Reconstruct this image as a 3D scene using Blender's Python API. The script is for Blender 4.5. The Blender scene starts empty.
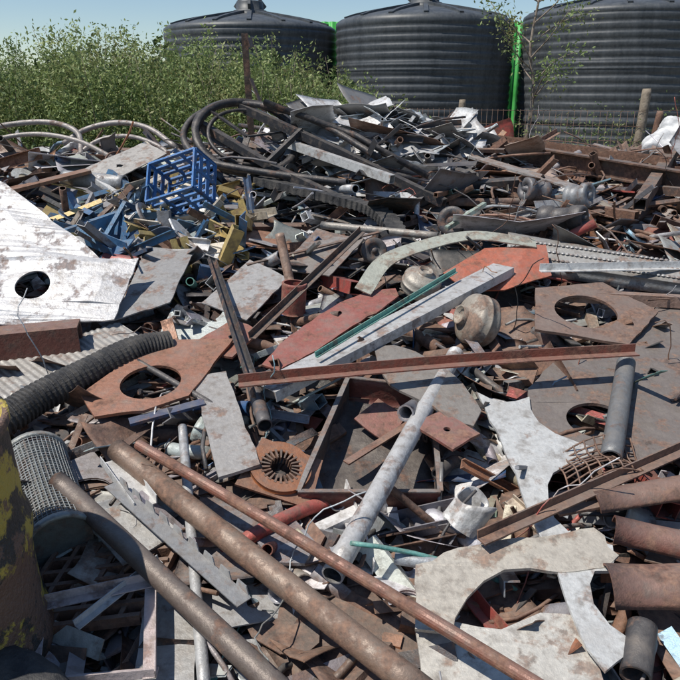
import bpy, math, random
import numpy as np
from mathutils import Vector, Matrix
from mathutils.geometry import tessellate_polygon
random.seed(11); np.random.seed(11)
R=random.random
def U(a,b): return random.uniform(a,b)
sc=bpy.context.scene
sc.view_settings.view_transform='Standard'; sc.view_settings.look='None'; sc.view_settings.exposure=0

# ---------------------------------------------------------------- camera
cam=bpy.data.objects.new("camera",bpy.data.cameras.new("camera")); sc.collection.objects.link(cam)
cam.location=(0,0,1.6); cam.rotation_euler=(math.radians(90-19.6),0,0)
cam.data.sensor_width=36; cam.data.lens=37.06; cam.data.clip_start=0.02; cam.data.clip_end=2000
sc.camera=cam
# ---------------------------------------------------------------- light
sd=Vector((-0.52,-0.20,1.0)).normalized()
el=math.asin(sd.z); az=math.atan2(sd.x,sd.y)
w=bpy.data.worlds.new("World"); sc.world=w; w.use_nodes=True
nt=w.node_tree; bg=nt.nodes["Background"]
sky=nt.nodes.new("ShaderNodeTexSky"); sky.sky_type='NISHITA'; sky.sun_disc=False
sky.sun_elevation=el; sky.sun_rotation=az; sky.altitude=1500; sky.air_density=1.25; sky.dust_density=0.0; sky.ozone_density=3.2
nt.links.new(sky.outputs[0],bg.inputs[0]); bg.inputs[1].default_value=0.105
sl=bpy.data.lights.new("sun","SUN"); sl.energy=5.0; sl.angle=math.radians(0.5); sl.color=(1,0.95,0.87)
so=bpy.data.objects.new("sun",sl); sc.collection.objects.link(so)
so.rotation_euler=(-sd).to_track_quat('-Z','Y').to_euler(); so.location=(-5,-5,12)

# ---------------------------------------------------------------- materials
def N(nt,t,**k):
    n=nt.nodes.new(t)
    for a,b in k.items(): setattr(n,a,b)
    return n
def newmat(name):
    m=bpy.data.materials.new(name); m.use_nodes=True
    return m,m.node_tree,m.node_tree.nodes["Principled BSDF"]
def math_(nt,op,a,b=None,clamp=False):
    n=N(nt,"ShaderNodeMath",operation=op,use_clamp=clamp)
    for i,v in enumerate((a,b)):
        if v is None: continue
        if isinstance(v,(int,float)): n.inputs[i].default_value=v
        else: nt.links.new(v,n.inputs[i])
    return n.outputs[0]
def noise(nt,vec,s,d=4,r=.6):
    n=N(nt,"ShaderNodeTexNoise"); n.inputs["Scale"].default_value=s; n.inputs["Detail"].default_value=d; n.inputs["Roughness"].default_value=r
    nt.links.new(vec,n.inputs["Vector"]); return n.outputs["Fac"]
def mix(nt,f,a,b,bt='MIX'):
    n=N(nt,"ShaderNodeMix",data_type='RGBA',blend_type=bt)
    for s,v in ((0,f),(6,a),(7,b)):
        if isinstance(v,(int,float)): n.inputs[s].default_value=v
        elif isinstance(v,tuple): n.inputs[s].default_value=v if len(v)==4 else (*v,1)
        else: nt.links.new(v,n.inputs[s])
    return n.outputs[2]
def mr(nt,v,a,b,c=0,d=1):
    n=N(nt,"ShaderNodeMapRange"); nt.links.new(v,n.inputs[0])
    for i,x in enumerate((a,b,c,d)): n.inputs[i+1].default_value=x
    return n.outputs[0]

def scrap_material():
    m,nt,p=newmat("weathered_scrap_metal")
    tc=N(nt,"ShaderNodeTexCoord"); a=N(nt,"ShaderNodeAttribute",attribute_name="pcol")
    ru=N(nt,"ShaderNodeAttribute",attribute_name="prust"); rn=N(nt,"ShaderNodeAttribute",attribute_name="prnd")
    off=math_(nt,'MULTIPLY',rn.outputs["Fac"],43.0)
    va=N(nt,"ShaderNodeVectorMath",operation='ADD'); nt.links.new(tc.outputs["Object"],va.inputs[0])
    cb=N(nt,"ShaderNodeCombineXYZ"); nt.links.new(off,cb.inputs[0]); nt.links.new(off,cb.inputs[2]); nt.links.new(cb.outputs[0],va.inputs[1])
    v=va.outputs[0]
    n1=noise(nt,v,9,6,.70); n2=noise(nt,v,60,3,.7); n4=noise(nt,v,21,4,.65)
    mask=mr(nt,math_(nt,'ADD',n1,math_(nt,'MULTIPLY',ru.outputs["Fac"],.4)),.60,.68)
    base=mix(nt,1.0,a.outputs["Color"],mix(nt,n2,(.68,.68,.68),(1.28,1.28,1.28)),'MULTIPLY')
    base=mix(nt,mr(nt,n4,.50,.68,0,.6),base,(.13,.105,.085))
    cr=N(nt,"ShaderNodeValToRGB"); nt.links.new(math_(nt,'ADD',math_(nt,'MULTIPLY',n2,.5),math_(nt,'MULTIPLY',n4,.5)),cr.inputs[0])
    e=cr.color_ramp.elements; e[0].position=.37; e[0].color=(.038,.026,.021,1); e[1].position=.65; e[1].color=(.30,.165,.105,1)
    x=e.new(.5); x.color=(.145,.08,.056,1)
    col=mix(nt,mask,base,mix(nt,.3,cr.outputs[0],base))
    geo=N(nt,"ShaderNodeNewGeometry"); sx=N(nt,"ShaderNodeSeparateXYZ"); nt.links.new(geo.outputs["Normal"],sx.inputs[0])
    dust=math_(nt,'MULTIPLY',mr(nt,math_(nt,'ABSOLUTE',sx.outputs[2]),.2,1),mr(nt,n1,.35,.62,.42,0.04))
    col=mix(nt,dust,col,(.33,.29,.25))
    nt.links.new(col,p.inputs["Base Color"])
    nt.links.new(mr(nt,mask,0,1,.22,.0),p.inputs["Metallic"])
    nt.links.new(math_(nt,'ADD',mr(nt,mask,0,1,.38,.72),math_(nt,'MULTIPLY',n2,.25)),p.inputs["Roughness"])
    p.inputs["Specular IOR Level"].default_value=.4
    bp=N(nt,"ShaderNodeBump"); bp.inputs["Strength"].default_value=.4; bp.inputs["Distance"].default_value=.006
    nt.links.new(n2,bp.inputs["Height"]); nt.links.new(bp.outputs[0],p.inputs["Normal"])
    return m
SCRAP=scrap_material()
def simple(name,c1,c2,scale=5,rough=.8,metal=0,bump=.3,lo=.4,hi=.62,dist=.02):
    m,nt,p=newmat(name); tc=N(nt,"ShaderNodeTexCoord")
    n=noise(nt,tc.outputs["Object"],scale,5,.65)
    nt.links.new(mix(nt,mr(nt,n,lo,hi),c1,c2),p.inputs["Base Color"])
    p.inputs["Roughness"].default_value=rough; p.inputs["Metallic"].default_value=metal
    bp=N(nt,"ShaderNodeBump"); bp.inputs["Strength"].default_value=bump; bp.inputs["Distance"].default_value=dist
    nt.links.new(noise(nt,tc.outputs["Object"],scale*6,3,.7),bp.inputs["Height"]); nt.links.new(bp.outputs[0],p.inputs["Normal"])
    return m
MOUND=simple("rusty_soil",(.03,.02,.016),(.11,.07,.05),7,.95)
GROUND=simple("dry_soil",(.13,.11,.07),(.24,.21,.14),1.2,.95)
GREEN=simple("green_painted_sheet",(.05,.34,.06),(.08,.43,.10),3,.5,0,.05)
WOOD=simple("weathered_wood",(.16,.125,.09),(.30,.25,.19),9,.9)
BARK=simple("bark",(.16,.12,.09),(.32,.27,.22),14,.9)
SACK=simple("white_plastic",(.5,.5,.5),(.72,.72,.71),6,.6)
RUBBER=simple("dusty_rubber",(.025,.025,.027),(.075,.07,.065),12,.7)
DRUM=simple("yellow_black_flaking_paint",(.035,.033,.03),(.42,.32,.06),9,.6,0,.6,.49,.54)
def drum_mat():
    nt=DRUM.node_tree; p=nt.nodes["Principled BSDF"]; tc=N(nt,"ShaderNodeTexCoord")
    old=p.inputs["Base Color"].links[0].from_socket
    n=noise(nt,tc.outputs["Object"],6,7,.75)
    nt.links.new(mix(nt,mr(nt,n,.48,.52),old,(.15,.09,.065)),p.inputs["Base Color"])
drum_mat()
def tank_mat():
    m,nt,p=newmat("black_polyethylene"); tc=N(nt,"ShaderNodeTexCoord")
    mp=N(nt,"ShaderNodeMapping"); mp.inputs["Scale"].default_value=(3,3,.5); nt.links.new(tc.outputs["Object"],mp.inputs[0])
    n=noise(nt,mp.outputs[0],2.2,5,.65); n2=noise(nt,tc.outputs["Object"],26,3,.6)
    c=mix(nt,mr(nt,n,.35,.7),(.036,.042,.048),(.082,.09,.098))
    c=mix(nt,mr(nt,n2,.45,.75,0,.35),c,(.15,.15,.145))
    nt.links.new(c,p.inputs["Base Color"]); p.inputs["Roughness"].default_value=.5
    return m
TANK=tank_mat()
def leaf_mat(name,c1,c2,sc_=1.9):
    m,nt,p=newmat(name); at=N(nt,"ShaderNodeAttribute",attribute_name="prnd")
    c=mix(nt,at.outputs["Fac"],c1,c2)
    tc=N(nt,"ShaderNodeTexCoord"); n=noise(nt,tc.outputs["Object"],sc_,2,.5)
    c=mix(nt,mr(nt,n,.50,.66,0,.5),c,(.24,.17,.09))
    nt.links.new(c,p.inputs["Base Color"]); p.inputs["Roughness"].default_value=.65
    tr=N(nt,"ShaderNodeBsdfTranslucent"); nt.links.new(c,tr.inputs[0])
    ms=N(nt,"ShaderNodeMixShader"); ms.inputs[0].default_value=.3
    nt.links.new(p.outputs[0],ms.inputs[1]); nt.links.new(tr.outputs[0],ms.inputs[2])
    nt.links.new(ms.outputs[0],nt.nodes["Material Output"].inputs[0])
    return m
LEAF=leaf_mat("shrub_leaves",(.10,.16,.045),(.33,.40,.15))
LEAFD=leaf_mat("shrub_shade_leaves",(.04,.065,.02),(.11,.15,.05))  # darker copy of the leaf colours, shade between the leaves painted in

# ---------------------------------------------------------------- mesh builder
class B:
    def __init__(s): s.V=[];s.n=0;s.F=[];s.C=[];s.Ru=[];s.Rn=[];s.S=[]
    def add(s,geo,col=(.3,.3,.3),rust=.3,M=None,smooth=None,rnd=None):
        V,F,S=geo; V=np.asarray(V,float)
        if M is not None: V=V@M[0].T+M[1]
        n=s.n; s.V.append(V); s.n+=len(V)
        s.F.extend([tuple(i+n for i in f) for f in F])
        k=len(F); s.C.extend([(*col,1)]*k); s.Ru.extend([rust]*k)
        s.Rn.extend([R() if rnd is None else rnd]*k); s.S.extend(S if smooth is None else [smooth]*k)
        return s
    def done(s,name,mat=None,parent=None):
        V=np.vstack(s.V); c=V.mean(0); me=bpy.data.meshes.new(name)
        me.from_pydata((V-c).tolist(),[],s.F)
        me.polygons.foreach_set("use_smooth",s.S)
        a=me.attributes.new("pcol",'FLOAT_COLOR','FACE'); a.data.foreach_set("color",np.array(s.C,dtype=np.float32).ravel())
        a=me.attributes.new("prust",'FLOAT','FACE'); a.data.foreach_set("value",np.array(s.Ru,dtype=np.float32))
        a=me.attributes.new("prnd",'FLOAT','FACE'); a.data.foreach_set("value",np.array(s.Rn,dtype=np.float32))
        me.materials.append(mat or SCRAP); me.update()
        o=bpy.data.objects.new(name,me); sc.collection.objects.link(o); o.location=c
        if parent: o.parent=parent
        return o
def circ(r,n=16,ph=0): return [(r*math.cos(2*math.pi*i/n+ph),r*math.sin(2*math.pi*i/n+ph)) for i in range(n)]
def rect(w,h): return [(-w/2,-h/2),(w/2,-h/2),(w/2,h/2),(-w/2,h/2)]
def Ls(a,b,t): return [(0,0),(a,0),(a,t),(t,t),(t,b),(0,b)]
def Us(w,h,t): return [(-w/2,0),(w/2,0),(w/2,h),(w/2-t,h),(w/2-t,t),(-w/2+t,t),(-w/2+t,h),(-w/2,h)]
def Is(w,h,t): return [(-w/2,-h/2),(w/2,-h/2),(w/2,-h/2+t),(t/2,-h/2+t),(t/2,h/2-t),(w/2,h/2-t),(w/2,h/2),(-w/2,h/2),(-w/2,h/2-t),(-t/2,h/2-t),(-t/2,-h/2+t),(-w/2,-h/2+t)]
def shell(r,t,a0,a1,n=12):
    A=[a0+(a1-a0)*i/n for i in range(n+1)]
    return [(r*math.cos(a),r*math.sin(a)) for a in A]+[((r-t)*math.cos(a),(r-t)*math.sin(a)) for a in reversed(A)]
def sweep(loops,path,scales=None,roll=0,smooth=True,up=(0,0,1),close=False):
    P=np.array(path,float); n=len(P)
    if close: T=np.roll(P,-1,0)-np.roll(P,1,0)
    else: T=np.gradient(P,axis=0)
    T/=np.linalg.norm(T,axis=1)[:,None]+1e-12
    up=np.array(up,float)
    if abs(T[0]@up)>.97: up=np.array((0.,1.,0.)) if abs(T[0][1])<.9 else np.array((1.,0.,0.))
    Sd=np.cross(T,up); Sd/=np.linalg.norm(Sd,axis=1)[:,None]+1e-12; Up=np.cross(Sd,T)
    c,s_=math.cos(roll),math.sin(roll)
    V=[];F=[];S=[];base=0;starts=[]
    for L in loops:
        L=np.array(L,float); L=np.stack([L[:,0]*c-L[:,1]*s_,L[:,0]*s_+L[:,1]*c],1); m=len(L)
        sc_=np.ones(n) if scales is None else np.array(scales)
        ring=P[:,None,:]+(L[None,:,0,None]*Sd[:,None,:]+L[None,:,1,None]*Up[:,None,:])*sc_[:,None,None]
        V.append(ring.reshape(-1,3)); starts.append((base,m))
        for i in range(n if close else n-1):
            i2=(i+1)%n
            for j in range(m):
                k=(j+1)%m
                F.append((base+i*m+j,base+i*m+k,base+i2*m+k,base+i2*m+j)); S.append(smooth)
        base+=n*m
    if not close:
        for e in (0,n-1):
            b0,m=starts[0]
            if len(loops)==1: F.append(tuple(b0+e*m+j for j in range(m))); S.append(False)
            else:
                b1,_=starts[1]
                for j in range(m):
                    k=(j+1)%m; F.append((b0+e*m+j,b0+e*m+k,b1+e*m+k,b1+e*m+j)); S.append(False)
    return np.vstack(V),F,S
def smoothpath(pts,n=24):
    P=[np.array(p,float) for p in pts]; P=[2*P[0]-P[1]]+P+[2*P[-1]-P[-2]]; out=[]; m=len(P)-3
    for k in range(n):
        t=k/(n-1)*m; i=min(int(t),m-1); f=t-i; a,b,c,d=P[i:i+4]
        out.append(.5*((2*b)+(-a+c)*f+(2*a-5*b+4*c-d)*f*f+(-a+3*b-3*c+d)*f**3))
    return out
def plate(outline,holes,t):
    loops=[[Vector((x,y,0)) for x,y in outline]]+[[Vector((x,y,0)) for x,y in h] for h in holes]
    tri=tessellate_polygon(loops); flat=[v for l in loops for v in l]; n=len(flat)
    V=[(v.x,v.y,t/2) for v in flat]+[(v.x,v.y,-t/2) for v in flat]
    F=[tuple(a) for a in tri]+[tuple(i+n for i in reversed(a)) for a in tri]; b=0
    S=[False]*len(F)
    for l in loops:
        m=len(l)
        for j in range(m): F.append((b+j,b+(j+1)%m,b+(j+1)%m+n,b+j+n)); S.append(m>14)
        b+=m
    return np.array(V),F,S
def grid(fn,nx,ny,t=.002):
    V=np.array([fn(i/nx,j/ny) for j in range(ny+1) for i in range(nx+1)],float).reshape(ny+1,nx+1,3)
    du=np.gradient(V,axis=1); dv=np.gradient(V,axis=0); Nn=np.cross(du,dv); Nn/=np.linalg.norm(Nn,axis=2)[...,None]+1e-12
    A=(V+Nn*t/2).reshape(-1,3); Bm=(V-Nn*t/2).reshape(-1,3); n=len(A); w_=nx+1; F=[];S=[]
    for j in range(ny):
        for i in range(nx):
            a=j*w_+i; q=(a,a+1,a+1+w_,a+w_); F.append(q); F.append(tuple(k+n for k in reversed(q))); S+= [True,True]
    ed=[(i,i+1) for i in range(nx)]+[(ny*w_+i,ny*w_+i+1) for i in range(nx)]+[(j*w_,(j+1)*w_) for j in range(ny)]+[(j*w_+nx,(j+1)*w_+nx) for j in range(ny)]
    for a,b in ed: F.append((a,b,b+n,a+n)); S.append(False)
    return np.vstack([A,Bm]),F,S
def revolve(prof,seg=32,smooth=True):
    V=[];F=[];m=len(prof)
    for i in range(seg):
        a=2*math.pi*i/seg
        for r,z in prof: V.append((r*math.cos(a),r*math.sin(a),z))
    for i in range(seg):
        k=(i+1)%seg
        for j in range(m-1): F.append((i*m+j,k*m+j,k*m+j+1,i*m+j+1))
    return np.array(V),F,[smooth]*len(F)
def Mat(loc,yaw=0,tilt=0,roll=0,s=1):
    r=(Matrix.Rotation(yaw,3,'Z')@Matrix.Rotation(tilt,3,'Y')@Matrix.Rotation(roll,3,'X'))
    return np.array(r)*s,np.array(loc,float)
def dirM(loc,d):
    q=Vector(d).to_track_quat('Z','Y').to_matrix(); return np.array(q),np.array(loc,float)

# ---------------------------------------------------------------- heap surface
def ss(a,b,x):
    t=min(1,max(0,(x-a)/(b-a))); return t*t*(3-2*t)
def Hp(x,y):          # nominal top of the heap
    z=.05+.2*min(y,5.4)
    z+=.20*math.exp(-((x-.15)/.8)**2-((y-5.35)/.7)**2)
    z-=.13*ss(.8,1.8,x)*ss(4.6,5.6,y)
    back=7.0+1.2*ss(.5,2.5,x)
    z*=1-ss(back-1.3,back+.7,y)
    z*=ss(.35,1.1,y)*(1-ss(5.0,6.6,abs(x)))
    return z
def Q(x,y,h=0): return np.array((x,y,.05+.2*y+h))

g=B(); g.add(revolve([(r,0) for r in [0,3,6,10,16,30,70,200,700]],48)); g.done("ground",GROUND)
def moundfn(u,v):
    x=-6.8+13.6*u; y=.3+8.8*v
    return (x,y,max(.004,Hp(x,y)-.16+.03*math.sin(7*x+3*y)*math.sin(5*y-2*x))if Hp(x,y)>.02 else -.02)
g=B(); g.add(grid(moundfn,110,90,.004)); g.done("scrap_yard_soil_mound",MOUND)

# ---------------------------------------------------------------- random scrap
PAL={'rust':((.20,.105,.07),.5),'drust':((.09,.053,.04),.45),'steel':((.27,.27,.28),.18),'dark':((.042,.042,.047),.10),
'white':((.70,.70,.69),.07),'lgrey':((.47,.48,.49),.06),'beige':((.48,.43,.35),.18),'pblue':((.24,.36,.44),.12),'red':((.34,.07,.055),.25),
'orange':((.36,.15,.07),.35),'teal':((.12,.35,.3),.2),'blue':((.04,.11,.25),.1),'yellow':((.50,.37,.14),.12)}
def pick(x,y):
    W=dict(rust=20,drust=16,steel=18,dark=19,white=8,lgrey=11,beige=5,pblue=3,red=3.5,orange=4,teal=.6,blue=1,yellow=.4)
    if y>3.6 and -1<x<1.1: W.update(white=16,lgrey=18,steel=20,dark=28,pblue=5,rust=8)
    if y>3.4 and x>=1.1: W.update(rust=26,drust=26,dark=16,white=8,lgrey=6)
    if y>3.2 and x<-1: W.update(beige=12,white=10,lgrey=12)
    if y<2.4 and x<0: W.update(white=9,lgrey=12,rust=20)
    k=random.choices(list(W),list(W.values()))[0]; c,r=PAL[k]; f=U(.7,1.25)
    return tuple(min(.8,a*f*U(.93,1.07)) for a in c),min(.8,max(0,r+U(-.15,.2)))
def bite(w,l):
    k=random.choice((0,1,1,2,3,4,5))
    if k==0: return [(-l/2,-w/2),(l/2,-w/2),(l/2,w/2),(-l/2,w/2)]
    if k==1:
        r=l*U(.28,.42); pts=[(-l/2,-w/2),(l/2,-w/2),(l/2,w/2)]
        for i in range(15):
            a=math.pi*i/14; pts.append((r*math.cos(a),w/2-min(r*.8,w*.75)*math.sin(a)))
        return pts+[(-l/2,w/2)]
    if k==2: return [(-l/2,-w/2),(l/2,-w/2*U(.2,1)),(l/2*U(.4,.9),w/2),(-l/2*U(.6,1),w/2*U(.5,1))]
    if k==3: return [(-l/2,-w/2),(l/2,-w/2),(-l/2*U(.2,1),w/2)]
    if k==4:
        return [(-l/2,-w/2),(l*.1,-w/2),(l*.1,-w*.1),(l/2,-w*.1),(l/2,w/2),(l*.3,w/2),(l*.25,w*.2),(-l*.2,w*.2),(-l*.25,w/2),(-l/2,w/2)]
    n=random.choice((6,9,12)); return [(l/2*math.cos(6.283*i/n)*U(.8,1.1),w/2*math.sin(6.283*i/n)*U(.8,1.1)) for i in range(n)]
def piece(k,s):
    if k=='pipe':
        r=U(.008,.03); L=U(.15,.6)*s; b=U(-.05,.05); p=[(L*(t-.5),b*math.sin(3.14*t),0) for t in (0,.25,.5,.75,1)]
        return sweep([circ(r,14),circ(r*.8,14)],p)
    if k=='rod':
        r=U(.003,.008); L=U(.2,.8)*s; b=U(-.15,.15); c=U(-.1,.1); p=[(L*(t/8-.5),b*math.sin(3.14*t/8),c*math.sin(5*t/8)) for t in range(9)]
        return sweep([circ(r,6)],p)
    if k=='angle':
        a=U(.02,.05); L=U(.15,.6)*s; return sweep([Ls(a,a,.004)],[(-L/2,0,0),(0,U(-.01,.01),0),(L/2,0,0)],smooth=False)
    if k=='chan':
        a=U(.03,.09); L=U(.12,.5)*s; return sweep([Us(a,a*.5,.004)],[(-L/2,0,0),(L/2,0,0)],smooth=False)
    if k=='box':
        a=U(.02,.06); b=a*U(.6,1.3); L=U(.12,.5)*s; return sweep([rect(a,b),rect(a-.006,b-.006)],[(-L/2,0,0),(L/2,0,0)],smooth=False)
    if k=='plate':
        l=U(.07,.28)*s; w=l*U(.3,.9); o=bite(w,l); h=[]
        if R()<.5 and len(o)==4 and abs(o[1][1])==w/2 and abs(o[2][0])==l/2: h=[circ(w*U(.12,.34),20)]
        return plate(o,h,U(.003,.01))
    if k=='strip':
        l=U(.15,.6)*s; w=U(.015,.05); a=U(-1,1)*.09; tw=U(-1.2,1.2)
        return grid(lambda u,v:(l*(u-.5),w*(v-.5)*math.cos(tw*u),a*math.sin(3.1*u)+w*(v-.5)*math.sin(tw*u)),10,1,.003)
    if k=='sheet':
        l=U(.18,.46)*s; w=l*U(.35,.8); f1=U(.2,.8); an=U(-.6,.6); f2=U(.2,.8); an2=U(-.4,.4) if R()<.5 else 0; a=U(.002,.014); p=R()*6; sk=U(-.25,.25); j1=U(.7,1);j2=U(-.1,.1)
        return grid(lambda u,v:((l*(u-.5)*(1-(1-j1)*v)+sk*w*v),w*(v-.5)*(1+j2*u)+.012*math.sin(9*u+p)*(v>.95),an*l*max(0,u-f1+.15*(v-.5))+an2*w*max(0,v-f2)+a*math.sin(5*u+p+2*v)*math.cos(4*v+p)),12,8,.002)
    if k=='ring':
        r=U(.03,.1); return plate(circ(r,26),[circ(r*U(.45,.85),26)],U(.006,.025))
    if k=='disc':
        r=U(.02,.06); return plate(circ(r,20),[circ(r*.25,10)],U(.006,.04))
    if k=='bolt':
        g1=sweep([circ(.006,8)],[(0,0,0),(.06,0,0)]); g2=sweep([circ(.012,6)],[(.06,0,0),(.07,0,0)],smooth=False)
        n=len(g1[0]); return np.vstack([g1[0],g2[0]]),g1[1]+[tuple(i+n for i in f) for f in g2[1]],g1[2]+g2[2]
    if k=='can':
        r=U(.03,.06);h=U(.06,.2); return sweep([circ(r,18),circ(r*.9,18)],[(0,0,0),(h*.1,0,0),(h*.12,0,0),(h*.85,0,0),(h*.9,0,0),(h,0,0)],[1,1,.93,.93,1,1])
    if k=='spring':
        r=U(.02,.04); p=[(t*.0045,r*math.cos(t*.7),r*math.sin(t*.7)) for t in range(50)]; return sweep([circ(.005,6)],p)
    if k=='wire':
        p=[np.array((0,0,0.))]; d=np.array((1.,0,0))
        for i in range(16): d=d+np.random.normal(0,.35,3)*(1,1,.5); d/=np.linalg.norm(d); p.append(p[-1]+d*.035*s)
        return sweep([circ(.0022,5)],p)
KW=dict(pipe=11,rod=10,angle=12,chan=8,box=8,plate=24,strip=9,sheet=9,ring=5,disc=4,bolt=4,can=2.5,spring=1.2,wire=3)
def tray_zone(x,y,m=0): return -.12-m<x<.34+m and 1.86-m<y<2.40+m
# footprints of the large named plates; nothing big is thrown on top of them
ZONES=[(-1.9,-.88,2.7,3.75),(-1.75,-.45,3.5,4.55),(-.4,.85,2.3,3.3),(.45,1.35,2.0,3.15),(.45,.85,1.2,2.35),(.15,.8,1.2,1.7),(-.75,-.3,2.2,2.75),(-.6,-.2,1.85,2.45),(-.98,-.7,2.8,3.5),(-1.3,-.65,2.05,2.9),(.4,1.0,2.7,3.4),(.78,1.75,3.0,3.7),(-1.1,-.1,4.1,5.0)]
def freez(x,y,m=0): return not any(a-m<x<b_+m and c-m<y<d+m for a,b_,c,d in ZONES) and not tray_zone(x,y,.14)
def scatter(b,n,xr,yr,dz,s=1,KWt=KW,tl=.28,colf=pick,cond=None):
    ks=random.choices(list(KWt),list(KWt.values()),k=n)
    for k in ks:
        ok=False
        for _ in range(25):
            x=U(*xr); y=U(*yr)
            if cond is None or cond(x,y): ok=True; break
        if not ok: continue
        z=Hp(x,y)
        if z<.03: continue
        zz=U(*dz)
        if tray_zone(x,y,.03):
            if R()<.7: continue
            zz-=.10
        c,r=colf(x,y); g=piece(k,s)
        b.add(g,c,r,Mat((x,y,z+zz),U(0,6.283),random.gauss(0,tl),random.gauss(0,tl*1.3) if k in('plate','sheet','ring','strip','disc') else U(0,6.28)))
pile=B()
infr=lambda x,y:abs(x)<.55*y+.35
scatter(pile,2000,(-1.6,1.6),(.85,2.4),(-.15,-.045),.9,cond=infr)
scatter(pile,1900,(-2.3,2.3),(2.3,3.7),(-.15,-.03),1.1,cond=infr)
scatter(pile,2300,(-3.5,3.5),(3.5,5.8),(-.15,.02),1.3,tl=.34,cond=infr)
scatter(pile,800,(-4.5,4.8),(5.6,8.2),(-.12,.02),1.4,tl=.33)
scatter(pile,900,(-6,6),(.6,7),(-.12,.02),1.6,cond=lambda x,y:abs(x)>.5*y+.3)
BIG=dict(plate=9,chan=1.5,angle=2,sheet=2.5,box=1.5)
nt_=lambda x,y:infr(x,y) and freez(x,y)
scatter(pile,90,(-1.3,1.3),(1.0,2.4),(-.04,-.01),1.3,BIG,.14,cond=nt_)
scatter(pile,150,(-2.3,2.3),(2.3,3.7),(-.04,.01),1.5,BIG,.18,cond=nt_)
scatter(pile,260,(-3.5,3.5),(3.5,5.4),(-.03,.05),1.7,BIG,.26,cond=nt_)
scatter(pile,170,(-1.5,1.6),(1.0,3.6),(-.07,-.03),1.35,BIG,.12,cond=lambda x,y:infr(x,y) and not tray_zone(x,y,.14))
pile.done("scrap_metal_pile")

# ---------------------------------------------------------------- hero helpers
def rod(name,a,b,r,col,rust,hollow=True,bend=0,seg=24,extra=None,dent=0):
    a=np.array(a);b=np.array(b); n=14
    p=[a+(b-a)*i/(n-1)+np.array((0,0,bend*math.sin(math.pi*i/(n-1)))) for i in range(n)]
    s=[1+dent*math.sin(i*2.3)*.5 for i in range(n)]
    bb=B(); bb.add(sweep([circ(r,seg),circ(r*.84,seg)] if hollow else [circ(r,seg)],p,s),col,rust)
    return bb.done(name)
def bar(name,a,b,loops,col,rust,roll=0,bend=0,n=8):
    a=np.array(a);b=np.array(b); p=[a+(b-a)*i/(n-1)+np.array((0,0,bend*math.sin(math.pi*i/(n-1)))) for i in range(n)]
    bb=B(); bb.add(sweep(loops,p,roll=roll,smooth=False),col,rust); return bb.done(name)
import bmesh
def panel(name,pts,holes,t,col,rust,wob=.006,bb=None,cuts=2,h0=.045):
    P=np.array([Q(*p) if len(p)==3 else Q(p[0],p[1],h0) for p in pts]); c=P.mean(0)
    Am=np.c_[P[:,:2]-c[:2],np.ones(len(P))]; k=np.linalg.lstsq(Am,P[:,2]-c[2],rcond=None)[0]
    n=np.array((-k[0],-k[1],1)); n/=np.linalg.norm(n); ex=np.cross((0,1,0),n); ex/=np.linalg.norm(ex); ey=np.cross(n,ex)
    def rag(o):
        out=[]
        for i in range(len(o)):
            a=np.array(o[i]);b_=np.array(o[(i+1)%len(o)]); L=np.linalg.norm(b_-a); m=max(1,int(L/.04))
            for j in range(m):
                q=a+(b_-a)*j/m; out.append(tuple(q+(np.random.normal(0,.0022,2) if j else 0)))
        return out
    o2=[((p-c)@ex,(p-c)@ey) for p in P]
    H=[]
    for (hx,hy),r in holes:
        cx=(np.array((hx,hy,c[2]+k[0]*(hx-c[0])+k[1]*(hy-c[1])))-c); H.append([(cx@ex+q[0],cx@ey+q[1]) for q in circ(r,40)])
    g=plate(rag(o2),H,t)
    bm=bmesh.new(); vs=[bm.verts.new(v) for v in g[0]]
    for f in g[1]:
        try: bm.faces.new([vs[i] for i in f])
        except ValueError: pass
    ed=[e for e in bm.edges if e.calc_length()>.09]
    bmesh.ops.subdivide_edges(bm,edges=ed,cuts=cuts); bmesh.ops.triangulate(bm,faces=[f for f in bm.faces if len(f.verts)>4])
    bm.verts.index_update(); ph=R()*9
    V=[]
    for v in bm.verts:
        x,y,z=v.co; V.append((x,y,z+wob*(math.sin(9*x+ph)*math.cos(7*y+ph)+.5*math.sin(17*x-11*y+ph))))
    F=[tuple(v.index for v in f.verts) for f in bm.faces]; bm.free()
    Rm=np.stack([ex,ey,n],1)
    own=bb is None; bb=bb or B()
    bb.add((V,F,[False]*len(F)),col,rust,(Rm,c))
    return bb.done(name) if own else bb
def quad(name,c,nx,ny,disp,col,rust,t=.003,bb=None):
    c=[np.array(p,float) for p in c]; nn=np.cross(c[1]-c[0],c[3]-c[0]); nn/=np.linalg.norm(nn)
    if nn[2]<0: nn=-nn
    f=lambda u,v:(c[0]*(1-u)*(1-v)+c[1]*u*(1-v)+c[2]*u*v+c[3]*(1-u)*v)+nn*disp(u,v)
    own=bb is None; bb=bb or B(); bb.add(grid(f,nx,ny,t),col,rust); return bb.done(name) if own else bb
RUST=(.19,.105,.07);DR=(.09,.053,.04);ST=(.27,.27,.28);DK=(.045,.045,.05);WH=(.68,.68,.67);LG=(.46,.47,.48)

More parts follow.
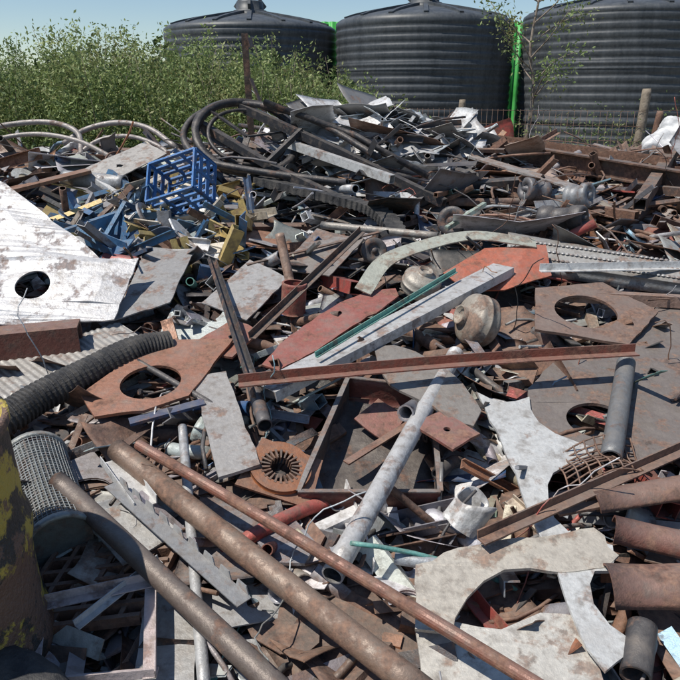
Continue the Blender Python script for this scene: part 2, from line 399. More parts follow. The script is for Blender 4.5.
# left area
panel("white_steel_plate",[(-2.05,3.69,.47),(-1.64,3.46,.47),(-1.26,3.17,.40),(-1.09,3.11,.22),(-.92,3.19,.10),(-.96,2.83,.07),(-1.2,2.80,.07),(-1.43,2.79,.07),(-1.75,2.9,.07)],[((-1.345,2.97),.075)],.008,(.54,.54,.55),.14,.012)
bar("rusty_box_beam",Q(-1.7,2.55,.07),Q(-1.06,2.70,.06),[rect(.12,.125),rect(.10,.105)],(.19,.08,.06),.3)
quad("ribbed_steel_sheet",[Q(-1.45,2.50,.03),Q(-.957,2.88,.03),Q(-.82,2.75,.03),Q(-1.22,2.30,.03)],90,8,lambda u,v:.003*math.sin(u*150),(.36,.35,.33),.15)
hp=smoothpath([Q(-1.3,2.08,.04),Q(-1.16,2.15,.06),Q(-1.07,2.27,.07),Q(-.95,2.42,.07),Q(-.81,2.58,.07),Q(-.69,2.66,.05)],190)
b=B(); b.add(sweep([circ(.055,22),circ(.04,22)],hp,[1+.07*(1 if i%4<2 else -1) for i in range(190)],smooth=False),DK,.02); b.done("corrugated_drain_hose",RUBBER)
b=B(); a0=Q(-1.0,2.03,.0);a1=Q(-.76,1.62,.05); ax=(a1-a0); L=np.linalg.norm(ax); M=dirM(a0,ax)
def bent(z,t): return .1*(1-.10*math.sin(3*z/L)*max(0,math.cos(t-1.2)))
for i in range(34):
    z=L*i/33; b.add(sweep([circ(.0016,4)],[(bent(z,t/24*6.283)*math.cos(t/24*6.283),bent(z,t/24*6.283)*math.sin(t/24*6.283),z) for t in range(24)],close=True),(.27,.30,.31),.15,M)
for i in range(48):
    t=i/48*6.283; b.add(sweep([circ(.0016,4)],[(bent(z,t)*math.cos(t),bent(z,t)*math.sin(t),z) for z in (0,L/4,L/2,L*.75,L)]),(.27,.30,.31),.15,M)
for z in (0,L): b.add(sweep([rect(.012,.02)],[(.1*math.cos(t/30*6.283),.1*math.sin(t/30*6.283),z) for t in range(30)],close=True),(.30,.32,.31),.15,M)
b.add(sweep([circ(.084,26)],[(0,0,.01),(0,0,L*.98)]),(.15,.16,.15),.15,M)
b.done("wire_mesh_filter_basket")
b=B(); pr=[(0,.0),(.235,.0),(.25,.01)]
for i in range(40):
    z=.02+i*.02; pr.append((.247+.012*max(0,math.cos((z-.27)*30) if abs(z-.27)<.05 else 0)+.012*max(0,math.cos((z-.54)*30) if abs(z-.54)<.05 else 0),z))
pr+=[(.258,.82),(.258,.84),(.245,.84),(.24,.815),(0,.81)]
V,F,S=revolve(pr,64); V=np.array([(v[0]*(1+.015*math.sin(5*math.atan2(v[1],v[0])+7*v[2])),v[1]*(1+.015*math.sin(4*math.atan2(v[1],v[0])+9*v[2])),v[2]) for v in V])
b.add((V,F,S),M=Mat((-.955,1.36,.08),0,-.03,.05)); b.done("steel_drum",DRUM)
b=B(); b.add(sweep([[(.07*math.cos(a/16*6.283)*1.0,.09*math.copysign(abs(math.sin(a/16*6.283))**.7,math.sin(a/16*6.283))) for a in range(16)]],[(.22*math.cos(t/60*6.283),.22*math.sin(t/60*6.283),0) for t in range(60)],[1+(.03 if t%2 else 0) for t in range(60)],close=True),M=Mat((-.80,1.0,.33),0,.05,.1)); b.done("rubber_tyre",RUBBER)
panel("rusty_plate_with_round_cutout",[(-.93,2.30,.06),(-.74,2.67,.07),(-.43,2.66,.07),(-.54,2.29,.06),(-.68,2.20,.06),(-.84,2.17,.06)],[((-.695,2.37),.11)],.012,(.32,.13,.075),.22,.004)
panel("rusty_cut_plate",[(-.62,2.62,.05),(-.45,2.86,.06),(-.33,2.75,.06),(-.42,2.55,.05)],[],.01,(.32,.11,.075),.2)
panel("grey_plate",[(-.97,2.86,.05),(-.98,3.5,.10),(-.72,3.45,.12),(-.75,2.97,.07)],[],.006,(.3,.3,.3),.2)
panel("grey_plate",[(-.55,2.42,.06),(-.43,2.45,.06),(-.25,1.93,.06),(-.37,1.87,.06)],[],.012,(.36,.35,.34),.22)
panel("grey_plate",[(-.62,3.0,.06),(-.44,3.35,.1),(-.24,3.15,.1),(-.40,2.85,.05)],[],.006,(.36,.36,.36),.22)
panel("grey_plate",[(-.30,3.3,.08),(-.12,3.65,.14),(.12,3.5,.14),(-.05,3.2,.08)],[],.006,(.22,.20,.19),.3)

# long foreground pipes
rod("rusty_steel_pipe",Q(-.83,1.80,.11),Q(-.10,1.14,.10),.0285,(.12,.092,.08),.18)
rod("rusty_steel_pipe",Q(-.71,1.98,.08),Q(.19,1.18,.07),.034,(.22,.145,.105),.3,bend=-.004)
bar("rusty_round_tube",Q(-.625,1.935,.13),Q(.445,1.14,.125),[circ(.0165,16),circ(.012,16)],(.23,.095,.065),.3,bend=.006,n=14)
rod("white_steel_pipe",Q(.45,2.545,.08),Q(-.02,1.50,.07),.031,(.50,.50,.50),.12,dent=.04)
bar("rusty_angle_iron",Q(-.35,2.23,.15),Q(1.09,2.43,.15),[Ls(.04,.035,.005)],(.24,.085,.06),.3,bend=.012)
bar("galvanised_channel",Q(-.26,2.24,.13),Q(.76,3.18,.15),[Us(.115,.04,.004)],(.50,.50,.50),.1,roll=math.pi)
bar("teal_edged_strip",Q(-.09,2.38,.16),Q(.514,3.04,.18),[Ls(.012,.022,.004)],(.14,.38,.32),.1)
panel("red_oval_plate",[(-.296,2.46,.08),(-.24,2.60,.09),(-.15,2.74,.09),(0,2.92,.10),(.138,3.03,.10),(.25,3.05,.10),(.26,2.99,.09),(.18,2.87,.09),(.05,2.73,.08),(-.09,2.56,.08),(-.23,2.42,.08)],[],.008,(.33,.085,.065),.2,.006)
panel("curved_grey_plate",[(.13,2.54,.10),(.21,2.56,.10),(.29,2.52,.10),(.37,2.43,.10),(.44,2.31,.09),(.48,2.16,.09),(.44,2.08,.09),(.37,2.11,.09),(.32,2.18,.09),(.25,2.24,.09),(.18,2.31,.09),(.145,2.42,.10)],[],.01,(.22,.205,.19),.3,.003)
b=B(); cs=[Q(-.13,1.88,.01),Q(.03,2.40,.07),Q(.33,2.34,.07),(Q(.31,1.88,.01))]
dn=np.array((0,.02,-.11))
quad("",[c+dn for c in cs],10,10,lambda u,v:.006*math.sin(8*u+5*v),(.05,.042,.042),.18,bb=b)
for i in range(4):
    a,c=cs[i],cs[(i+1)%4]; quad("",[a+dn,c+dn,c,a],10,3,lambda u,v:.003*math.sin(11*u),(.16,.055,.045) if i%2 else (.08,.075,.075),.2,bb=b)
    b.add(sweep([rect(.018,.004)],[a,c],smooth=False),(.2,.19,.19),.3)
b.done("black_steel_tray")
bar("rusty_flat_bar",Q(.02,2.02,.0),Q(.28,2.22,.03),[rect(.03,.006)],(.22,.10,.07),.4)
panel("rusty_cut_plate",[(.05,2.25,.0),(.14,2.34,.02),(.24,2.27,.0),(.16,2.16,-.03)],[],.006,(.26,.09,.07),.3)
panel("red_square_plate",[(.236,2.09,.09),(.345,2.16,.09),(.455,2.04,.09),(.355,1.96,.09)],[((.35,2.06),.012)],.01,(.28,.10,.08),.3,.002)
# right area
panel("perforated_steel_plate",[(.63,2.12),(.69,2.36),(.86,2.57),(1.0,2.62),(1.3,2.9),(1.56,3.06),(1.5,2.6),(1.22,2.04),(.98,1.97),(.83,1.97),(.70,1.98)],[((.88,2.17),.10)],.012,(.16,.135,.125),.25,.004)
panel("rusty_plate_with_round_cutout",[(.80,2.72,.08),(.88,3.05,.10),(1.2,3.1,.10),(1.36,2.86,.08),(1.15,2.62,.07)],[((1.05,2.86),.13)],.012,(.19,.12,.095),.3,.003)
rod("grey_steel_pipe",Q(1.08,2.46,.09),Q(.84,1.92,.09),.034,(.14,.15,.16),.12)
panel("white_forked_plate",[(.49,2.31),(.53,2.27),(.57,2.25),(.62,2.26),(.677,2.29),(.665,2.22),(.675,2.14),(.713,2.08),(.77,2.04),(.82,2.01),(.79,1.96),(.758,1.93),(.70,1.92),(.655,1.89),(.625,1.84),(.61,1.77),(.61,1.71),(.635,1.66),(.68,1.63),(.74,1.605),(.73,1.56),(.71,1.52),(.665,1.52),(.64,1.48),(.63,1.42),(.65,1.36),(.70,1.31),(.6,1.24),(.575,1.30),(.565,1.42),(.57,1.54),(.55,1.665),(.54,1.85),(.525,2.065)],[],.01,(.58,.59,.58),.12,.004,h0=.06)
panel("white_offcut_plate",[(.2,1.545,.06),(.32,1.60,.06),(.445,1.625,.06),(.58,1.64,.06),(.71,1.67,.06),(.73,1.64,.06),(.725,1.60,.06),(.745,1.57,.06),(.70,1.53,.06),(.58,1.515,.06),(.50,1.53,.06),(.43,1.525,.06),(.37,1.49,.06),(.32,1.44,.06),(.28,1.38,.06),(.27,1.34,.06),(.18,1.35,.06)],[],.01,(.52,.48,.41),.2,.003)
panel("white_offcut_plate",[(.185,1.375),(.28,1.40),(.394,1.375),(.5,1.42),(.6,1.41),(.6,1.2),(.184,1.2)],[],.01,(.58,.56,.51),.17,.003,h0=.03)
for (p,q,r,ro,c) in [((.74,1.76,.05),(1.15,1.80,.09),.055,.2,(.22,.115,.085)),((.76,1.66,.06),(1.1,1.56,.05),.046,-.3,(.22,.10,.075)),((.69,1.48,.03),(1.05,1.44,.07),.078,.1,(.21,.105,.08))]:
    b=B(); b.add(sweep([shell(r,.006,.1,math.pi*1.05,16)],[np.array(Q(*p))*(1-t)+np.array(Q(*q))*t for t in (0,.3,.6,1)],[1,.96,1,1.05],roll=ro),c,.35); b.done("half_pipe_shell")
rod("black_pipe_stub",Q(.67,1.24,.05),Q(.73,1.36,.06),.035,DK,.1)
bar("rusty_angle_iron",Q(.37,1.60,.09),Q(1.06,1.95,.10),[Ls(.035,.03,.005)],(.18,.105,.08),.4)
bar("rusty_flat_bar",Q(.62,1.72,.07),Q(1.2,1.83,.10),[rect(.035,.008)],(.19,.10,.07),.5)
rod("grey_steel_pipe",Q(.15,1.60,.03),Q(.335,1.56,.03),.018,(.33,.36,.39),.1)
b=B(); 
for i in range(9):
    f=lambda u,v:Q(.68+.26*u,1.80+.18*v+.05*u,.06+.05*math.sin(3*u)+.02*math.sin(5*v+2*u))
    b.add(sweep([circ(.003,5)],[f(t/8,i/8) for t in range(9)]),RUST,.6); b.add(sweep([circ(.003,5)],[f(i/8,t/8)+(0,0,.004) for t in range(9)]),RUST,.6)
b.done("rusty_wire_mesh")
def gastank(loc,d,r,col,rust):
    pr=[(r*.42,-.78*r),(r*.48,-.78*r),(r*.48,-.60*r)]
    pr+=[(r*math.cos(a),-.30*r+ r*.42*math.sin(a)) for a in np.linspace(-1.05,0,9)]
    pr+=[(r,-.05*r),(r*1.03,-.04*r),(r*1.03,.04*r),(r,.05*r)]+[(r*math.cos(a),.30*r+r*.42*math.sin(a)) for a in np.linspace(0,1.2,10)]
    pr+=[(r*.36,.70*r),(r*.38,.90*r),(r*.33,.90*r),(r*.30,.72*r),(0,.70*r)]
    V,F,S=revolve(pr,40); V=np.array([v*(1-.06*math.exp(-((v[0]-.6*r)**2+(v[1]-.5*r)**2)/(r*r*.2))) for v in V])
    b=B(); b.add((V,F,S),col,rust,dirM(loc,d)); b.done("gas_canister")
gastank(Q(.58,2.80,.08),(-.85,-.25,.35),.108,(.34,.30,.25),.3)
gastank(Q(.37,3.10,.10),(.25,-.35,.95),.088,(.38,.35,.30),.25)
panel("red_rust_sheet",[(.48,3.18,.11),(.70,3.34,.17),(1.0,3.36,.17),(.98,3.16,.10),(.74,3.05,.09),(.60,3.06,.09)],[],.006,(.46,.12,.065),.12,.012)
pp=smoothpath([Q(.10,2.98,.12),Q(.21,3.16,.18),(Q(.42,3.30,.20)),Q(.66,3.38,.21),Q(.95,3.36,.18)],26)
b=B(); b.add(sweep([rect(.08,.006)],pp,roll=-.35,smooth=False),(.43,.45,.38),.22); b.done("curved_steel_strip")
b=B(); quad("",[Q(.83,3.42,.08),Q(1.66,3.06,.10),Q(1.70,3.18,.14),Q(.87,3.60,.14)],60,4,lambda u,v:0,(.33,.33,.32),.2,.004,b)
quad("",[Q(.83,3.42,.08),Q(1.66,3.06,.10),Q(1.66,3.06,.04),Q(.83,3.42,.02)],40,2,lambda u,v:.001,(.30,.30,.30),.15,.004,b)
for i in range(42):
    for j in range(3):
        u=(i+.5)/42; v=(j+.5)/3; p=Q(.83+.83*u+.04*v,3.42-.36*u+.15*v,.086+.02*u+.05*v)
        b.add(revolve([(.011,0),(.007,.006),(0,.007)],6),(.36,.36,.36),.2,(np.eye(3),p),rnd=.5)
b.done("studded_loading_ramp")
bar("white_angle_bar",Q(.91,3.12,.15),Q(1.72,3.22,.12),[Ls(.03,.035,.004)],WH,.05)
bar("galvanised_channel",Q(1.0,3.05,.07),Q(1.65,2.95,.08),[rect(.05,.05),rect(.044,.044)],(.3,.2,.16),.3)
bar("dark_steel_bar",Q(-.62,3.30,.12),Q(-.29,2.22,.10),[Us(.04,.02,.004)],DK,.2,roll=.4)
rod("dark_steel_pipe",Q(-.33,2.40,.08),Q(-.25,2.10,.08),.025,(.07,.07,.08),.2)
bar("rusty_flat_bar",Q(-.45,3.3,.1),Q(.2,3.55,.16),[rect(.03,.006)],DR,.4)
bar("dark_steel_bar",Q(-.36,2.62,.10),Q(.10,3.45,.20),[Ls(.03,.03,.004)],(.09,.065,.055),.3)
rod("red_tin_can",Q(-.21,2.98,.02),Q(-.20,2.98,.16),.055,(.34,.09,.07),.3)
rod("rusty_steel_pipe",Q(-.23,3.12,.10),Q(-.28,3.22,.28),.022,(.3,.2,.15),.3)
b=B(); M=Mat(Q(-.19,1.96,.03),0,.25,.35)
b.add(plate(circ(.100,48),[circ(.062,48)],.018),(.34,.12,.045),.22,M)
for i in range(22):
    a=i/22*6.283; b.add(plate([(.035,-.002),(.068,-.004),(.068,.004),(.035,.002)],[],.03),(.12,.07,.05),.5,(M[0]@np.array(Matrix.Rotation(a,3,'Z')),M[1]-np.array((0,0,.005))))
b.add(plate([(-.13,-.09),(.11,-.12),(.13,.08),(-.08,.12)],[circ(.088,40)],.008),(.30,.12,.06),.35,(M[0],M[1]-np.array((0,0,.014)))); b.done("toothed_flange")
b=B(); b.add(grid(lambda u,v:((.058+.006*math.sin(5*u*6.28))*math.cos(u*5.6),(.055)*math.sin(u*5.6),.09*v*(1+.25*math.sin(9*u))),36,5,.003),(.60,.59,.57),.12,Mat(Q(.35,1.75,.0),.6,.6,.2)); b.done("torn_white_tube")
b=B(); fr=[Q(-.76,1.42,.06),Q(-.47,1.49,.07),Q(-.41,1.22,.07),Q(-.70,1.20,.06)]
for i in range(4):
    a,c=fr[i],fr[(i+1)%4]; b.add(sweep([Ls(.03,.025,.003)],[a,c],smooth=False),(.50,.42,.41),.15)
b.done("steel_angle_frame")
b=B()
for i in range(7):
    u=i/6; a=Q(-.83+.05*u,1.38+.26*u,.01); c=Q(-.50+.05*u,1.42+.26*u,.02); b.add(sweep([rect(.014,.03)],[a,c],smooth=False),RUST,.5)
    a=Q(-.83+.33*u,1.38+.04*u,.012); c=Q(-.78+.33*u,1.64+.04*u,.016); b.add(sweep([rect(.012,.026)],[a,c],smooth=False),RUST,.5)
b.done("rusty_grating")
b=B(); a=Q(-.66,1.82,.09); c=Q(-.22,1.42,.08); d=c-a
b.add(sweep([Ls(.045,.004,.0035)],[a,c],smooth=False),(.25,.26,.27),.2)
n=np.array((0,0,1.))
for i in range(9):
    t0=(i+.12)/9; t1=(i+.88)/9; quad("",[a+d*t0,a+d*t1,a+d*(t1-.015)+n*.026,a+d*(t0+.015)+n*.026],1,1,lambda u,v:0,(.25,.26,.27),.2,.003,b)
b.done("serrated_angle_strip")
bar("white_channel_offcut",Q(-.72,1.95,.06),Q(-.56,1.74,.07),[Us(.07,.03,.003)],(.62,.62,.61),.08)
rod("white_steel_pipe",Q(-.53,2.12,.06),Q(-.30,1.20,.03),.015,(.42,.43,.44),.12)
panel("grey_plate",[(-.50,1.50,.02),(-.36,1.52,.02),(-.33,1.2,.02),(-.47,1.2,.02)],[],.006,(.36,.36,.35),.2)
panel("grey_plate",[(-.75,1.72,.05),(-.60,1.80,.05),(-.45,1.68,.04),(-.58,1.56,.04)],[],.006,(.42,.42,.41),.15)
bar("white_channel_offcut",Q(-.64,1.36,.06),Q(-.48,1.55,.07),[Ls(.02,.02,.003)],(.5,.5,.5),.1)
rod("dark_steel_pipe",Q(-.78,2.52,.06),Q(-.38,2.20,.05),.012,DK,.1)
bar("blue_flat_bar",Q(-.72,2.16,.05),Q(-.48,2.26,.06),[rect(.05,.01)],(.05,.08,.16),.2)

# back region -------------------------------------------------
def crate(M,c=(.035,.15,.38)):
    b=B(); w_,d_,h_=.33,.25,.19
    def box(x,y,z,a,bb,cc): b.add(sweep([rect(bb,cc)],[(x-a/2,y,z),(x+a/2,y,z)],smooth=False),c,.0,M,rnd=.3)
    for z in (0,.065,.13,h_):
        for y in (-d_/2,d_/2): box(0,y,z,w_,.012,.022)
        for x in (-w_/2,w_/2): box(x,0,z,.012,d_,.022)
    for x in np.linspace(-w_/2,w_/2,4):
        for y in (-d_/2-.003,d_/2+.003): box(x,y,h_/2,.018,.012,h_)
    for y in np.linspace(-d_/2,d_/2,3):
        for x in (-w_/2-.003,w_/2+.003): box(x,y,h_/2,.012,.018,h_)
    for y in np.linspace(-d_/2,d_/2,6): box(0,y,.0035,w_,.018,.008)
    for x in np.linspace(-w_/2,w_/2,7): box(x,0,-.0035,.018,d_,.007)
    b.done("blue_plastic_crate")
crate(Mat(Q(-.88,4.2,.15),-.35,-.3,.95))
b=B()
def bycol(x,y):
    k=random.choices(['blue','yellow','beige','white','steel'],[9,6,3,3,4])[0]; c,r=PAL[k]
    if k=='blue': c=random.choice([(.05,.15,.30),(.08,.19,.32),(.05,.09,.16)])
    return c,r*.7
scatter(b,210,(-1.75,-.5),(3.45,4.5),(-.01,.10),.9,dict(plate=10,angle=2,chan=4,box=2,ring=1),.5,bycol)
b.done("painted_bracket_offcuts")
wc=lambda x,y:(random.choice([WH,LG,(.5,.55,.58),(.34,.35,.36),(.70,.70,.70),(.2,.2,.2)]),.08)
b=B(); scatter(b,150,(-.3,.85),(4.6,5.6),(.02,.13),1.15,dict(sheet=9,plate=5,chan=1),.26,wc)
b.done("crumpled_sheet_metal")
b=B(); scatter(b,90,(.9,3.4),(4.2,6.4),(.02,.09),1.2,dict(sheet=4,plate=5,chan=2,angle=2),.26,lambda x,y:(random.choice([WH,WH,LG,(.35,.36,.37),(.4,.3,.25)]),.15))
b.done("crumpled_sheet_metal")
b=B(); scatter(b,400,(.8,4.2),(3.9,7.2),(-.02,.08),2.0,dict(rod=6,pipe=3,angle=4,box=2,strip=1),.13,lambda x,y:(random.choice([RUST,DR,(.13,.1,.09),ST,(.26,.14,.10)]),.4))
b.done("rusty_bar_stack")
b=B(); scatter(b,70,(-.9,.8),(4.2,5.4),(.03,.12),1.7,dict(rod=4,strip=1,pipe=2,angle=3),.2,lambda x,y:(random.choice([DK,(.08,.08,.09),LG]),.1))
b.done("black_bar_scrap")
# wheeled black frame with handle loop and long rails
BK=(.028,.028,.032)
hc=np.array((-.60,4.72,1.32)); b=B(); e1=np.array((.97,.1,-.22)); e2=np.array((.1,.76,.60)); e3=np.cross(e1,e2)
for rr,w_ in ((.33,.045),(.25,.02)):
    b.add(sweep([rect(w_,w_)],[hc+e1*rr*math.cos(t/48*6.283)+e2*rr*math.sin(t/48*6.283) for t in range(48)],close=True),BK,.08)
for t in range(3):
    a=t/3*6.283+.5; b.add(sweep([rect(.04,.012)],[hc,hc+e1*.32*math.cos(a)+e2*.32*math.sin(a)],smooth=False),BK,.1)
for s_,t_ in ((.9,.24),(.3,.36)):
    p=hc+e1*.33*s_-e2*t_; b.add(sweep([circ(.05,20),circ(.02,20)],[p,p+np.array((.03,-.04,.01))]),(.03,.03,.03),.05)
b.add(sweep([circ(.022,12)],smoothpath([(.05,4.25,1.08),(-.45,4.35,1.13),(-.85,4.45,1.20),(-1.00,4.65,1.33),(-.92,4.85,1.46),(-.66,4.95,1.52),(-.2,4.8,1.43),(.25,4.5,1.20)],50)),BK,.08)
b.add(sweep([Us(.06,.05,.006)],[(-.66,4.95,1.52),(0,4.55,1.26),tuple(Q(.62,4.15,.12))],roll=math.pi,smooth=False),BK,.08)
b.add(sweep([Us(.055,.045,.006)],[(-.92,4.8,1.42),(-.4,4.42,1.17),tuple(Q(.05,4.05,.15))],roll=math.pi,smooth=False),BK,.08)
b.add(sweep([circ(.02,12)],[(-.50,4.9,1.53),(.1,4.65,1.33),tuple(Q(.55,4.4,.17))]),BK,.08)
b.add(sweep([rect(.03,.03)],[(-.25,4.70,1.36),(-.45,4.45,1.18)],smooth=False),BK,.08)
b.done("black_wheeled_frame")
bar("white_box_bar",Q(-.34,4.70,.29),Q(.30,4.10,.25),[rect(.045,.05),rect(.038,.043)],(.5,.5,.49),.1)
tp=smoothpath([Q(-.50,4.4,.15),Q(-.06,4.1,.15),Q(.22,3.9,.13),Q(.34,3.6,.06)],110)
b=B(); b.add(sweep([rect(.10,.045)],tp,[1+.12*(i%4<2) for i in range(110)],smooth=False),(.05,.05,.055),.05); b.done("ribbed_rubber_track",RUBBER)
b=B(); b.add(sweep([Ls(.042,.035,.006)],[(-.61,5.2,1.15),(-.62,5.2,1.5),(-.63,5.18,1.97)],smooth=False),(.07,.05,.042),.35)
b.add(plate([(-.02,-.04),(.04,-.04),(.04,.02),(-.02,.04)],[],.01),(.1,.06,.05),.4,Mat((-.61,5.16,1.92),0,1.3,.3)); b.add(sweep([rect(.03,.01)],[(-.62,5.18,1.68),(-.50,5.1,1.40)],smooth=False),(.07,.05,.042),.35)
b.done("upright_steel_post")
for i,(pts,r) in enumerate([([(-2.9,5.4,1.28),(-2.5,5.6,1.36),(-2.2,5.6,1.37),(-1.98,5.5,1.30),(-1.9,5.3,1.15)],.02),([(-2.1,5.5,1.22),(-1.95,5.6,1.32),(-1.7,5.6,1.37),(-1.45,5.55,1.33),(-1.22,5.4,1.2)],.02),([(-2.8,5.2,1.2),(-2.3,5.3,1.30),(-1.9,5.2,1.27),(-1.6,5.1,1.15)],.016),([(-2.0,5.3,1.1),(-1.8,5.4,1.25),(-1.55,5.4,1.28),(-1.3,5.3,1.2),(-1.2,5.2,1.08)],.016)]):
    b=B(); b.add(sweep([circ(r,12)],smoothpath(pts,24)),(.30,.275,.26),.15); b.done("bent_conduit_hoop")
rod("grey_steel_pipe",Q(-1.78,4.6,.10),Q(-1.36,4.5,.10),.05,(.34,.35,.36),.15)
bar("brown_timber_board",Q(-2.1,4.2,.12),Q(-1.6,4.55,.16),[rect(.14,.02)],(.27,.13,.07),.2)
panel("light_steel_plate",[(-1.70,4.7,.12),(-1.35,5.0,.22),(-1.15,4.8,.2),(-1.45,4.5,.1)],[],.006,(.42,.40,.37),.15)
rod("red_tin_can",Q(-1.18,3.45,.06),Q(-1.0,3.40,.06),.035,(.34,.07,.07),.2)
def roller(loc,d,r,l,col,rust):
    b=B(); b.add(revolve([(0,-l/2),(r*.35,-l/2),(r*.35,-l*.45),(r*.9,-l*.45),(r,-l*.40),(r,-l*.2),(r*.82,-l*.17),(r*.82,l*.17),(r,l*.2),(r,l*.4),(r*.9,l*.45),(r*.5,l*.45),(r*.45,l*.38),(r*.2,l*.38),(r*.2,l*.5),(0,l*.5)],30),col,rust,dirM(loc,d)); b.done("steel_roller")
roller(Q(.62,3.82,.11),(-.3,-.8,.25),.08,.14,(.06,.06,.065),.1)
roller(Q(.16,3.45,.10),(.2,-.8,.3),.065,.12,(.08,.08,.08),.2)
roller(Q(1.22,3.85,.12),(.7,-.6,.1),.07,.28,(.05,.05,.055),.1)
roller(Q(1.42,4.2,.12),(.6,-.7,.2),.075,.16,(.25,.26,.27),.1)
roller(Q(1.18,4.3,.12),(-.9,-.4,.2),.07,.18,(.12,.12,.13),.1)
rod("grey_steel_pipe",Q(-.1,3.75,.12),Q(.5,3.55,.14),.02,(.30,.28,.25),.25)
bar("pale_green_bar",Q(.55,3.6,.16),Q(.8,3.9,.18),[rect(.022,.022)],(.33,.42,.35),.15)
for a,c,l,col in [((1.2,5.2,.10),(2.6,4.1,.14),[Is(.10,.12,.01)],DR),((1.0,5.6,.08),(2.2,4.8,.12),[Us(.1,.05,.006)],RUST),((1.7,4.0,.14),(2.4,5.2,.10),[rect(.07,.07),rect(.06,.06)],(.1,.08,.07)),((.9,4.9,.15),(1.5,4.2,.14),[rect(.12,.012)],(.35,.34,.33))]:
    bar("rusty_steel_beam",Q(*a),Q(*c),l,col,.4)

b=B()
for (x,y,z,s) in ((2.88,6.5,1.12,.15),(3.05,6.6,1.24,.15),(3.22,6.5,1.12,.15),(2.98,6.4,1.02,.13)):
    V,F,S=revolve([(max(0,math.sin(a))*s,-math.cos(a)*s*.8) for a in np.linspace(0,math.pi,30)],40)
    V=np.array([v*(1+.25*math.sin(23*v[0]+9*v[2]+x*9)*math.sin(31*v[1]+17*v[2])+.16*abs(math.sin(45*v[0]+38*v[1]+20*v[2]))) for v in V]); b.add((V,F,S),M=(np.eye(3),np.array((x,y,z))))
b.done("white_plastic_sacks",SACK)

# ---------------------------------------------------------------- tanks
def tank(x,y,r=1.48,h=2.70,rot=0):
    pr=[(r*.98,0)]; n=190
    for i in range(n+1):
        z=.05+(h-.1)*i/n; ph=(z*8.2)%1
        rib=.012*math.sin(ph*math.pi)**.7 if ph<.7 else 0
        if abs((z%.78)-.39)<.045: rib+=.012
        pr.append((r-.02+rib,z))
    pr+=[(r-.01,h-.03),(r-.02,h+.01),(r-.08,h+.05)]
    for t in np.linspace(.1,1,12): pr.append(((r-.08)*(1-t)+.30*t,h+.05+.22*t**.8))
    pr+=[(.30,h+.31),(.29,h+.33),(.24,h+.33),(.235,h+.46),(.225,h+.48),(.0,h+.50)]
    e=bpy.data.objects.new("water_tank",None); sc.collection.objects.link(e); e.location=(x,y,0)
    def ch(b,nm): return b.done(nm,TANK,e)
    b=B(); b.add(revolve(pr,96)); ch(b,"shell")
    b=B()
    for i in range(16):
        a=i/16*6.283+rot; p=[(((r-.1)*(1-t)+.32*t)*math.cos(a),((r-.1)*(1-t)+.32*t)*math.sin(a),h+.055+.23*t**.8) for t in np.linspace(0,1,8)]
        b.add(sweep([rect(.07,.05)],p,smooth=False))
    for i in range(3):
        a=i/3*6.283+rot+.5; b.add(sweep([rect(.05,.12)],[(.28*math.cos(a),.28*math.sin(a),h+.37),(.16*math.cos(a),.16*math.sin(a),h+.5)],smooth=False))
    ch(b,"lid_ribs")
tank(-1.59,13.6,1.535,2.60,.1); tank(1.43,13.0,1.51,2.66,.3); tank(4.53,12.35,1.55,2.72,.5)
b=B(); b.add(grid(lambda u,v:(-.9+5.6*u,15.3+.03*math.sin(u*5.6*40),.05+2.85*v),500,2,.002)); b.done("green_sheet_fence",GREEN)
def post(x,y,h,r,lean=0,mat=WOOD,nm="wooden_fence_post"):
    b=B(); b.add(sweep([circ(r,14)],[(x+lean*t*h+.01*math.sin(9*t),y,h*t) for t in (0,.25,.5,.75,.97,1)],[1.05,1,.95,.97,.95,.8]),RUST,.5); b.done(nm,mat)
post(3.10,7.6,1.62,.05,.02); post(1.47,9.0,1.50,.045,.01); post(-.45,9.6,1.5,.05,.02); post(4.7,8.8,1.55,.055)
post(2.9,7.0,1.42,.035,.10,SCRAP,"rusty_fence_post"); post(.15,9.2,1.5,.045)
b=B()
for k in range(9):
    z=.2+k*.15; b.add(sweep([circ(.0025,4)],[(-.45,9.55,z),(1.47,8.95,z-.02),(3.10,7.55,z),(4.7,8.75,z)]),DR,.5)
for k in range(60):
    t=k/60; 
    a=np.array((-.45,9.55,0)); c=np.array((1.47,8.95,0)); d=np.array((3.10,7.55,0))
    p=a+(c-a)*t*2 if t<.5 else c+(d-c)*(t*2-1); b.add(sweep([circ(.002,4)],[p+(0,0,.15),p+(0,0,1.4)]),DR,.5)
b.done("wire_fence")

# ---------------------------------------------------------------- vegetation
def leaves_obj(name,C,size,rn,mat,asp=.38):
    n=len(C); d=np.random.normal(size=(n,3)); d[:,2]+=.3; d/=np.linalg.norm(d,axis=1)[:,None]
    e=np.cross(d,np.random.normal(size=(n,3))); e/=np.linalg.norm(e,axis=1)[:,None]
    s=size[:,None]; V=np.stack([C-d*s*.5,C+e*s*asp*.5,C+d*s*.5,C-e*s*asp*.5],1).reshape(-1,3)
    me=bpy.data.meshes.new(name); me.vertices.add(4*n); me.vertices.foreach_set("co",V.ravel())
    me.loops.add(4*n); me.loops.foreach_set("vertex_index",np.arange(4*n,dtype=np.int32))
    me.polygons.add(n); me.polygons.foreach_set("loop_start",np.arange(0,4*n,4,dtype=np.int32))
    me.update(calc_edges=True)
    a=me.attributes.new("prnd",'FLOAT','FACE'); a.data.foreach_set("value",rn.astype(np.float32))
    me.materials.append(mat); o=bpy.data.objects.new(name,me); sc.collection.objects.link(o); return o
def top(x):
    xs=[-12,-6,-4,-3.3,-2.6,-1.9,-1.3,-.5,-.1,.3,.6,.9]; hs=[2.02,2.02,2.02,2.14,2.20,2.10,2.07,1.98,1.86,1.6,1.3,.9]
    return float(np.interp(x,xs,hs))
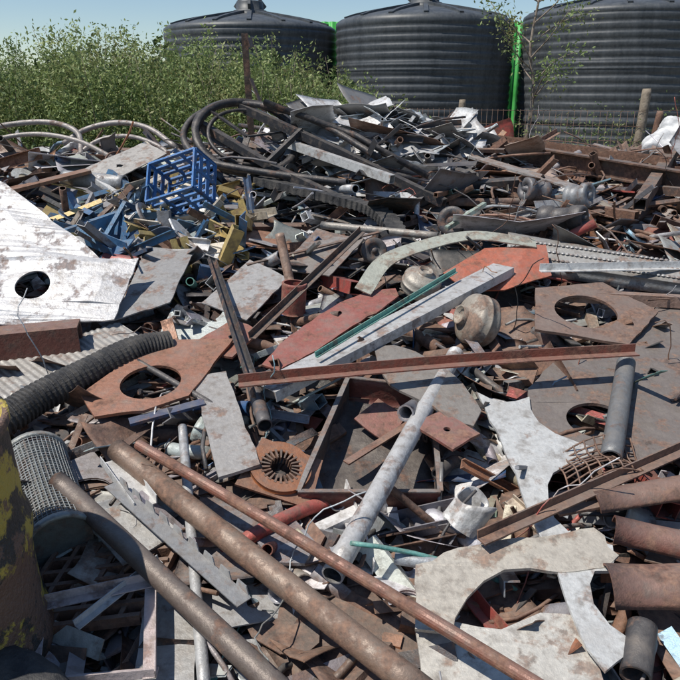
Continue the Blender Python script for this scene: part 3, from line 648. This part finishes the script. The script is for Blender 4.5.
C=[];Sz=[];Rn=[]; st=B()
for i in range(1050):
    x=U(-7.5,.75) if i<450 else U(-4.6,.7); y=U(7.5,9.8); h=top(x)*random.choice((U(.45,.9),U(.8,1.0)))*(1+.03*(y-8.5))*(1+.05*math.sin(x*6)+.03*math.sin(x*15))
    if R()<.12: h*=1.07
    lx,ly=U(-.35,.35),U(-.3,.2); p=[np.array((x+lx*t*t,y+ly*t*t,h*t)) for t in np.linspace(0,1,7)]
    if i%3==0: st.add(sweep([circ(.007,5)],p,[1,.9,.8,.7,.55,.4,.2]),(.2,.15,.1),.1)
    tone=np.clip(random.gauss(.45,.3),0,1); n=int(180*h/2+20)
    t=np.random.uniform(.35,1.02,n)**.8; rad=.04+.20*(1.05-t)
    q=np.array((x,y,0))+np.stack([lx*t*t,ly*t*t,h*t],1)+np.random.normal(size=(n,3))*rad[:,None]*np.array((1,1,.7))
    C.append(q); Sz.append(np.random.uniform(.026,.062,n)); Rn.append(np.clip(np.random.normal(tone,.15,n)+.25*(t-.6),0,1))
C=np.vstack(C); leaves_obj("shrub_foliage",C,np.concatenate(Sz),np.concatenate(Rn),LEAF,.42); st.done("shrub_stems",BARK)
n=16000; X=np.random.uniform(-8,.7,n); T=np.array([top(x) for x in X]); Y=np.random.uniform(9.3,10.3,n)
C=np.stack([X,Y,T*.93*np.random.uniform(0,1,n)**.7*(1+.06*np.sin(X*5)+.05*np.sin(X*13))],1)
leaves_obj("shrub_dark_backing",C,np.random.uniform(.07,.16,n),np.random.uniform(0,1,n),LEAFD,.5)  # dark leaf layer at the back, shrub's inner shade put into its colour
def tree(x,y,h,name,seed):
    random.seed(seed); np.random.seed(seed)
    b=B(); tr=smoothpath([(x,y,0),(x-.03,y,.8),(x+.02,y,1.6),(x-.06,y,h*.75),(x+.02,y,h)],14)
    b.add(sweep([circ(.030,8)],tr,list(np.linspace(1.1,.35,14)))); C=[]
    for i in range(17):
        k=int(U(6,13.9)); a=tr[k]; an=U(0,6.28); L=U(.35,.85)
        br=smoothpath([a,a+np.array((math.cos(an)*L*.5,math.sin(an)*L*.4,.22)),a+np.array((math.cos(an)*L,math.sin(an)*L*.8,.35+U(-.2,.35)))],8)
        b.add(sweep([circ(.010,5)],br,list(np.linspace(1,.25,8))))
        for j in range(3,8):
            m=int(16*(j-1)/3); C.append(br[j]+np.random.normal(0,.08,(m,3)))
    tk=b.done("sapling_trunk",BARK)
    C=np.vstack(C); lv=leaves_obj("sapling_leaves",C,np.random.uniform(.03,.06,len(C)),np.random.uniform(.1,.7,len(C)),LEAF,.45)
    e=bpy.data.objects.new(name,None); sc.collection.objects.link(e)
    for o in (tk,lv): o.parent=e
tree(2.22,8.6,2.75,"sapling_tree",3)
C=[];
for i in range(110):
    x=U(1.9,4.6);y=U(7.0,8.8);h=U(1.0,1.5); n=50; t=np.random.uniform(.3,1,n)
    C.append(np.array((x,y,0))+np.stack([.1*t,0*t,h*t],1)+np.random.normal(0,.07,(n,3)))
C=np.vstack(C); leaves_obj("weeds",C,np.random.uniform(.025,.05,len(C)),np.random.uniform(0,.5,len(C)),LEAF)
C=[];
np.random.seed(5)
for i in range(200):
    x=-90+180*i/200+U(-1,1); y=U(60,75); n=40; r=U(1.5,2.4)
    C.append(np.array((x,y,r*.6))+np.random.normal(0,r*.35,(n,3)))
C=np.vstack(C); C[:,2]=np.abs(C[:,2]); leaves_obj("background_tree_line",C,np.random.uniform(.6,1.2,len(C)),np.random.uniform(0,.5,len(C)),LEAFD,.7)
